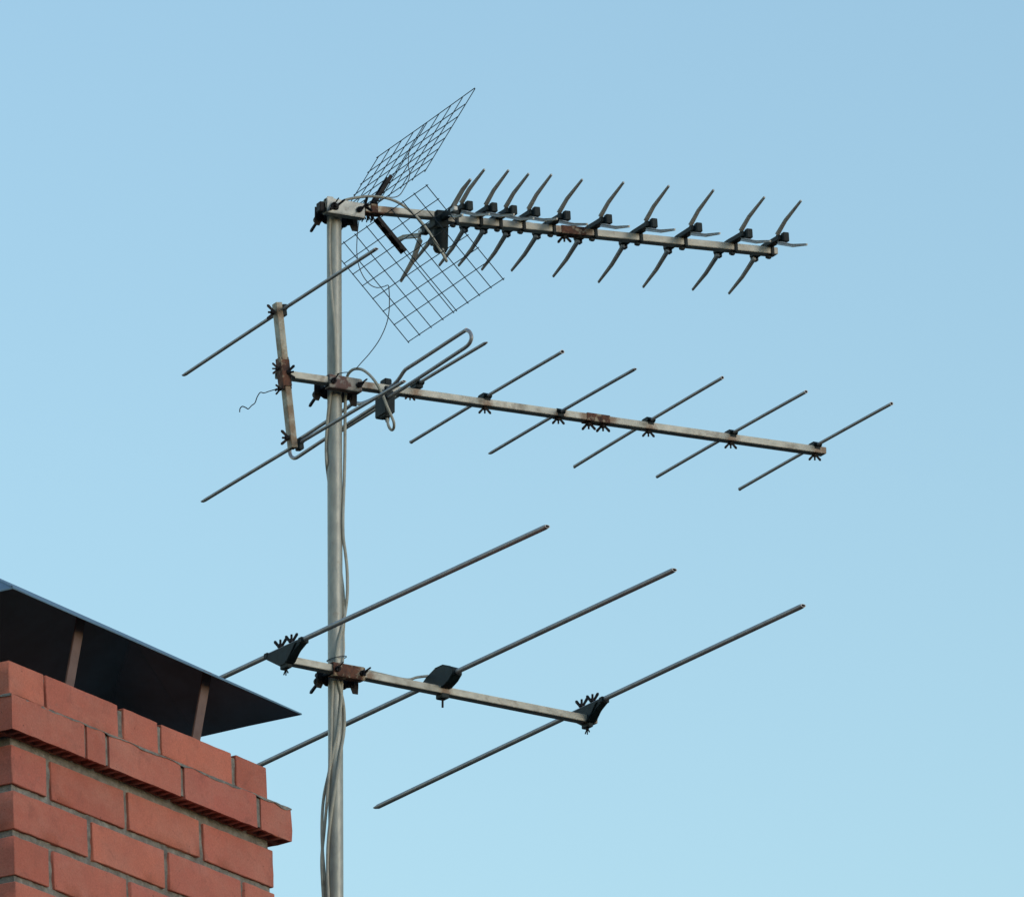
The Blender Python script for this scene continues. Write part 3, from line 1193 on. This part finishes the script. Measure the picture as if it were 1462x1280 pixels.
c0 = at_pl(clipx[-1], fy(clipx[-1]), Pb1, eg)
proto = director_at(c0)
kids = list(proto.children)
for x in clipx[:-1]:
    c_ = at_pl(x, fy(x), Pb1, eg)
    dcp = proto.copy()
    col.objects.link(dcp)
    dcp.parent = ant1
    dcp.location = c_ - Pb1
    dcp.rotation_euler = Matrix.Rotation(R(random.uniform(-1.6, 1.6)), 3, bt).to_euler()
    for ch in kids:
        h = ch.copy()
        col.objects.link(h)
        h.parent = dcp

# driven element: a larger cross with its feed housing
cdv = at_pl(627.5, 318, Pb1, eg)
m = MB()
for s in (-1, 1):
    m.box(cdv + eg * (s * .040) + upt * .006, (bt, eg, upt), (.006, .020, .007))
    m.box(cdv + eg * (s * .070) + upt * .006, (bt, eg, upt), (.008, .012, .010))
m.box(cdv + upt * .004, (bt, eg, upt), (.014, .018, .020))
m.box(cdv + upt * .004 - bt * .012, (bt, eg, upt), (.006, .014, .016))
hb = cdv - upt * .036 + bt * .004
m.tube([hb + upt * .030 - eg * .004, hb - upt * .022 - eg * .010, hb - upt * .030 - eg * .011], [.0175, .0165, .012], 20)
m.box(hb + upt * .008 - eg * .018 - bt * .004, (bt, eg, upt), (.012, .012, .018))
dv = m.build('driven_element', 'black', ant1, bevel=.0015)
for s in (-1, 1):
    m = MB()
    m.box(cdv + eg * (s * .082) + upt * .005 - bt * .004, (bt, eg, upt), (.0045, .010, .0045))
    m.build('terminal_plate', 'blade', dv, bevel=.001)
for s in (-1, 1):
    pair = ([(.062, .006), (.129, .036), (.170, .047)], [(.060, .000), (.090, -.014), (.122, -.020)]) if s > 0 else \
           ([(-.094, .000), (-.170, .020), (-.235, .027)], [(-.092, -.010), (-.133, -.046), (-.200, -.075)])
    for pts_ in pair:
        blade(dv, pts_, cdv, g=-.004, wa=.0040 if s > 0 else .0052, wb=.0042)


# ================================================================== cables
def on_mast(pts, r=.003, front=True, gap=0.0):
    out = []
    for (x, y) in pts:
        ctr = mast_at(y)
        p = at_y(x, y, YM)
        dx = p.x - ctr.x
        rr = MR + r + gap
        dy = math.sqrt(max(0, rr * rr - dx * dx))
        out.append(at_y(x, y, YM - dy if front else YM + dy))
    return out


GC = 'cables running down the steel mast'


def cable(pts3, r, label, name='coaxial_cable', mat='cable', group=GC, n=8, seg=10):
    m_ = MB()
    m_.tube(spline(pts3, n), r, seg)
    o_ = m_.build(name, mat)
    return tag(o_, label, 'cable' if name != 'wire' else 'wire', group)


def down(pts, yend=1400):
    """continue a cable to the ground along the mast"""
    x, y = pts[-1]
    return pts


# feeder of the top aerial
up_front = [(471.5, 313), (470.3, 330), (470.2, 350), (471, 380), (473.5, 420), (477.5, 460), (479.3, 500), (479.5, 530), (476, 550), (471.5, 566),
            (468.5, 590), (466.5, 615), (465.6, 640), (466.2, 660)]
P = on_mast(up_front, .0029)
# stay clear of the clamp bracket of the middle aerial
tail = on_mast([(468.5, 680), (474, 720), (482, 780)], .0029, front=False)
P += tail + on_mast([(487.5, 822), (490.3, 848), (491.3, 880), (490, 905), (490.5, 925)], .0029, front=False)
P += on_mast([(488.5, 950), (488, 975)], .0029) + on_mast([(487, 1000), (483, 1040), (476, 1072), (469.5, 1103), (462.5, 1136), (459.8, 1170), (460.2, 1208),
                                                 (463.5, 1251), (466.5, 1290), (468, 1330), (470, 1500), (473, 1800)], .0029)
cable(P, .0034, 'grey cable bulging off the left edge of the mast at the bottom')
# feeder of the middle aerial
P = on_mast([(493.5, 558), (493, 575), (492.6, 600), (492.4, 640), (491.4, 684), (489.8, 732), (490, 765), (493.2, 790), (495.6, 815), (495.8, 848), (492.5, 876),
             (487.5, 900), (482.5, 920), (480.5, 945), (484, 975), (489.5, 1000), (491.5, 1020), (491, 1044), (486, 1075), (479, 1120), (473, 1160), (468.6, 1200),
             (467.6, 1240), (469, 1285), (470.5, 1330), (473, 1500), (476, 1800)], .0032)
cable(P, .0036, 'grey cable from the middle aerial that hangs clear of the right edge of the mast')
# feeder of the lowest aerial
P = on_mast([(475.5, 972), (474, 1000), (473, 1040), (471.5, 1080), (469.2, 1110), (466.2, 1150), (462.5, 1190), (459.3, 1225), (460.5, 1262), (463, 1300), (466, 1340),
             (468, 1500), (470, 1800)], .0029, gap=.003)
cable(P, .0034, 'grey cable starting under the lowest clamp on the left of the mast')

# loop from the middle clamp into the folded dipole's housing
lp = [(494.5, 541), (497.5, 533.5), (503, 528), (510, 526.3), (518, 528), (527, 534.5), (536, 545), (545, 560.5), (552, 578), (558.5, 593), (562.3, 603), (562.2, 610.5),
      (559.6, 613.6), (556.3, 611), (554, 605), (552.8, 597.5)]
P = []
for i, (x, y) in enumerate(lp):
    t = min(1, i / 4)
    off = -.012 + .075 * min(1, i / 6) - .055 * max(0, (i - 10) / 5)
    P.append(at_pl(x, y, Pb + e1 * off, e1))
cable(P, .0032, 'short pale cable arching from the middle clamp to the folded dipole housing', group='feeder loops of the aerials')
# arch over the top boom into the driven element
lp = [(484, 291), (492, 286), (505, 282.8), (520, 280.8), (537, 280.6), (555, 283.8), (570, 290), (584, 299.5), (598, 313), (610, 328), (621, 344.5), (630, 359), (636.5, 370)]
P = []
for i, (x, y) in enumerate(lp):
    P.append(at_pl(x, y, Pb1 + eg * (-.006 + .062 * min(1, i / 9)), eg))
P += [at_pl(637.5, 372.5, Pb1 + eg * .05, eg), at_pl(636, 370, Pb1 + eg * .03, eg), at_pl(631, 352, Pb1 - eg * .004, eg)]
cable(P, .0031, 'pale cable arching over the top boom through the wire grid', group='feeder loops of the aerials')
# thin loose wires
lp = [(513.5, 309), (511.2, 325), (509.6, 345), (509.6, 362), (512.5, 380), (519, 395), (528, 406), (538, 410.5), (548, 409), (554, 407.3), (555.4, 414), (556, 430),
      (555, 448), (550.5, 466), (541, 486), (528, 504), (516, 517.5), (509, 525.5)]
P = [at_pl(x, y, Pb1 + eg * (.012 + .03 * math.sin(math.pi * i / (len(lp) - 1))), eg) for i, (x, y) in enumerate(lp)]
P[-1] = at_pl(509, 525.5, Pb + e1 * .03, e1)
cable(P, .0011, 'thin dark wire dangling in a bend from the top clamp to the cable loop below', 'wire', 'thinwire', 'thin loose wires', seg=6)
lp = [(584.5, 212), (583.2, 225), (583.2, 238), (585, 249), (582, 260), (577, 269), (571.5, 277.5), (565, 281.3), (557, 282), (548, 283.5), (538, 288)]
P = [at_pl(x, y, Pb1 + eg * (.012), eg) for i, (x, y) in enumerate(lp)]
cable(P, .0011, 'thin dark wire curling down the upper wire grid to the top boom', 'wire', 'thinwire', 'thin loose wires', seg=6)
lp = [(398, 553.5), (392, 556), (384, 558.5), (377, 560.8), (371.5, 560.2), (367, 567), (364, 575), (359, 579), (354.5, 583.5), (350.5, 581.5), (346, 580), (342.8, 583), (342.2, 588)]
P = [at_pl(x, y, Pp + b1 * 0 + e1 * (.004 * math.sin(i)), e1) for i, (x, y) in enumerate(lp)]
cable(P, .0012, 'kinked black wire end sticking out left of the slanted reflector post', 'wire', 'iron', 'thin loose wires', seg=6)
# wire tie round the mast above the lowest clamp
tp = []
for k in range(25):
    t = 2 * math.pi * k / 24
    tp.append(mast_at(940) + V3((math.cos(t) * (MR + .005) + .003, math.sin(t) * (MR + .0065), .005 * math.cos(t) + .003 * math.sin(t))))
m = MB()
m.tube(tp, .0011, 6)
tag(m.build('cable_tie', 'thinwire'), 'thin wire tied round the mast and cables above the lowest clamp', 'cable tie')
tp = []
m = MB()
tp = [at_pl(488, 532.3, Pb - e1 * .0, e1), at_pl(492, 531.6, Pb, e1), at_pl(497, 531.4, Pb + e1 * .004, e1)]
m.tube(spline([at_y(480, 534, YM - MR - .001)] + tp, 4), .0010, 6)
tag(m.build('cable_tie', 'thinwire'), 'short thin wire joining the mast to the cable loop above the middle clamp', 'cable tie')

def stain(mname, pts, rad, colr):
    nt_ = M[mname].node_tree
    b_ = nt_.nodes['Principled BSDF']
    src_ = b_.inputs['Base Color'].links[0].from_socket
    g_ = N(nt_, 'ShaderNodeNewGeometry')
    acc = None
    for p in pts:
        d_ = N(nt_, 'ShaderNodeVectorMath', operation='DISTANCE')
        nt_.links.new(g_.outputs['Position'], d_.inputs[0])
        d_.inputs[1].default_value = p
        if acc is None:
            acc = d_.outputs['Value']
        else:
            mn = N(nt_, 'ShaderNodeMath', operation='MINIMUM')
            nt_.links.new(acc, mn.inputs[0])
            nt_.links.new(d_.outputs['Value'], mn.inputs[1])
            acc = mn.outputs[0]
    nz = N(nt_, 'ShaderNodeTexNoise', Scale=95.0, Detail=5.0, Roughness=.65)
    nt_.links.new(g_.outputs['Position'], nz.inputs['Vector'])
    ad = N(nt_, 'ShaderNodeMath', operation='MULTIPLY_ADD')
    nt_.links.new(nz.outputs[0], ad.inputs[0])
    ad.inputs[1].default_value = rad * 1.9
    nt_.links.new(acc, ad.inputs[2])
    mr_ = N(nt_, 'ShaderNodeMapRange')
    nt_.links.new(ad.outputs[0], mr_.inputs[0])
    mr_.inputs[1].default_value = rad * 1.25
    mr_.inputs[2].default_value = rad * 2.1
    mr_.inputs[3].default_value = .85
    mr_.inputs[4].default_value = 0
    nt_.links.new(mixc(nt_, mr_.outputs[0], src_, colr), b_.inputs['Base Color'])


SP = [at_pl(x, boom_y(x) + 4, Pb, e1) + e1 * .013 for x in mxs] + [at_pl(x, boom_y(x), Pb, e1) + e1 * .013 for x in (831, 870, 523, 590, 1173)]
SP += [at_pl(x, fy(x), Pb1, eg) + eg * .013 for x in (796, 836)] + [at_pl(x, lin(TA, TB, x), Pb1, eg) + eg * .012 for x in (545, 556)]
SP += [at_pl(x, lin(LA, LB, x) + 3, Pb3, e3) + e3 * .013 for x in (524, 843, 632)]
stain('boom', SP, .017, (.13, .070, .036))
stain('post', [at_pl(x, y, Pp, e1) + e1 * .011 for x, y in ((397, 449), (400, 515), (407, 556), (411, 590), (414, 612), (416, 630))], .020, (.15, .085, .040))

# ------------------------------------------------------------------ light
SUN_AZ, SUN_EL = R(128), R(13)        # clockwise from +Y (view direction)
wd = bpy.data.worlds.new('World')
scene.world = wd
wd.use_nodes = True
nt = wd.node_tree
bgn = nt.nodes['Background']
sky = nt.nodes.new('ShaderNodeTexSky')
sky.sky_type = 'NISHITA'
sky.sun_disc = False
sky.sun_elevation = SUN_EL
sky.sun_rotation = SUN_AZ
sky.altitude = 200
sky.air_density = 1.63
sky.dust_density = 0.2
sky.ozone_density = 3.2
nt.links.new(sky.outputs[0], bgn.inputs[0])
bgn.inputs[1].default_value = .15
sl = bpy.data.lights.new('sun', 'SUN')
sl.energy = 0.6
sl.angle = R(22)
sl.color = (1, .88, .74)
so = bpy.data.objects.new('sun', sl)
col.objects.link(so)
sd = V3((math.sin(SUN_AZ) * math.cos(SUN_EL), math.cos(SUN_AZ) * math.cos(SUN_EL), math.sin(SUN_EL)))
so.rotation_euler = sd.to_track_quat('Z', 'Y').to_euler()
so.location = (5, -5, 20)

vs = scene.view_settings
vs.view_transform = 'Standard'
vs.look = 'None'
vs.exposure = 0.665
vs.gamma = 1
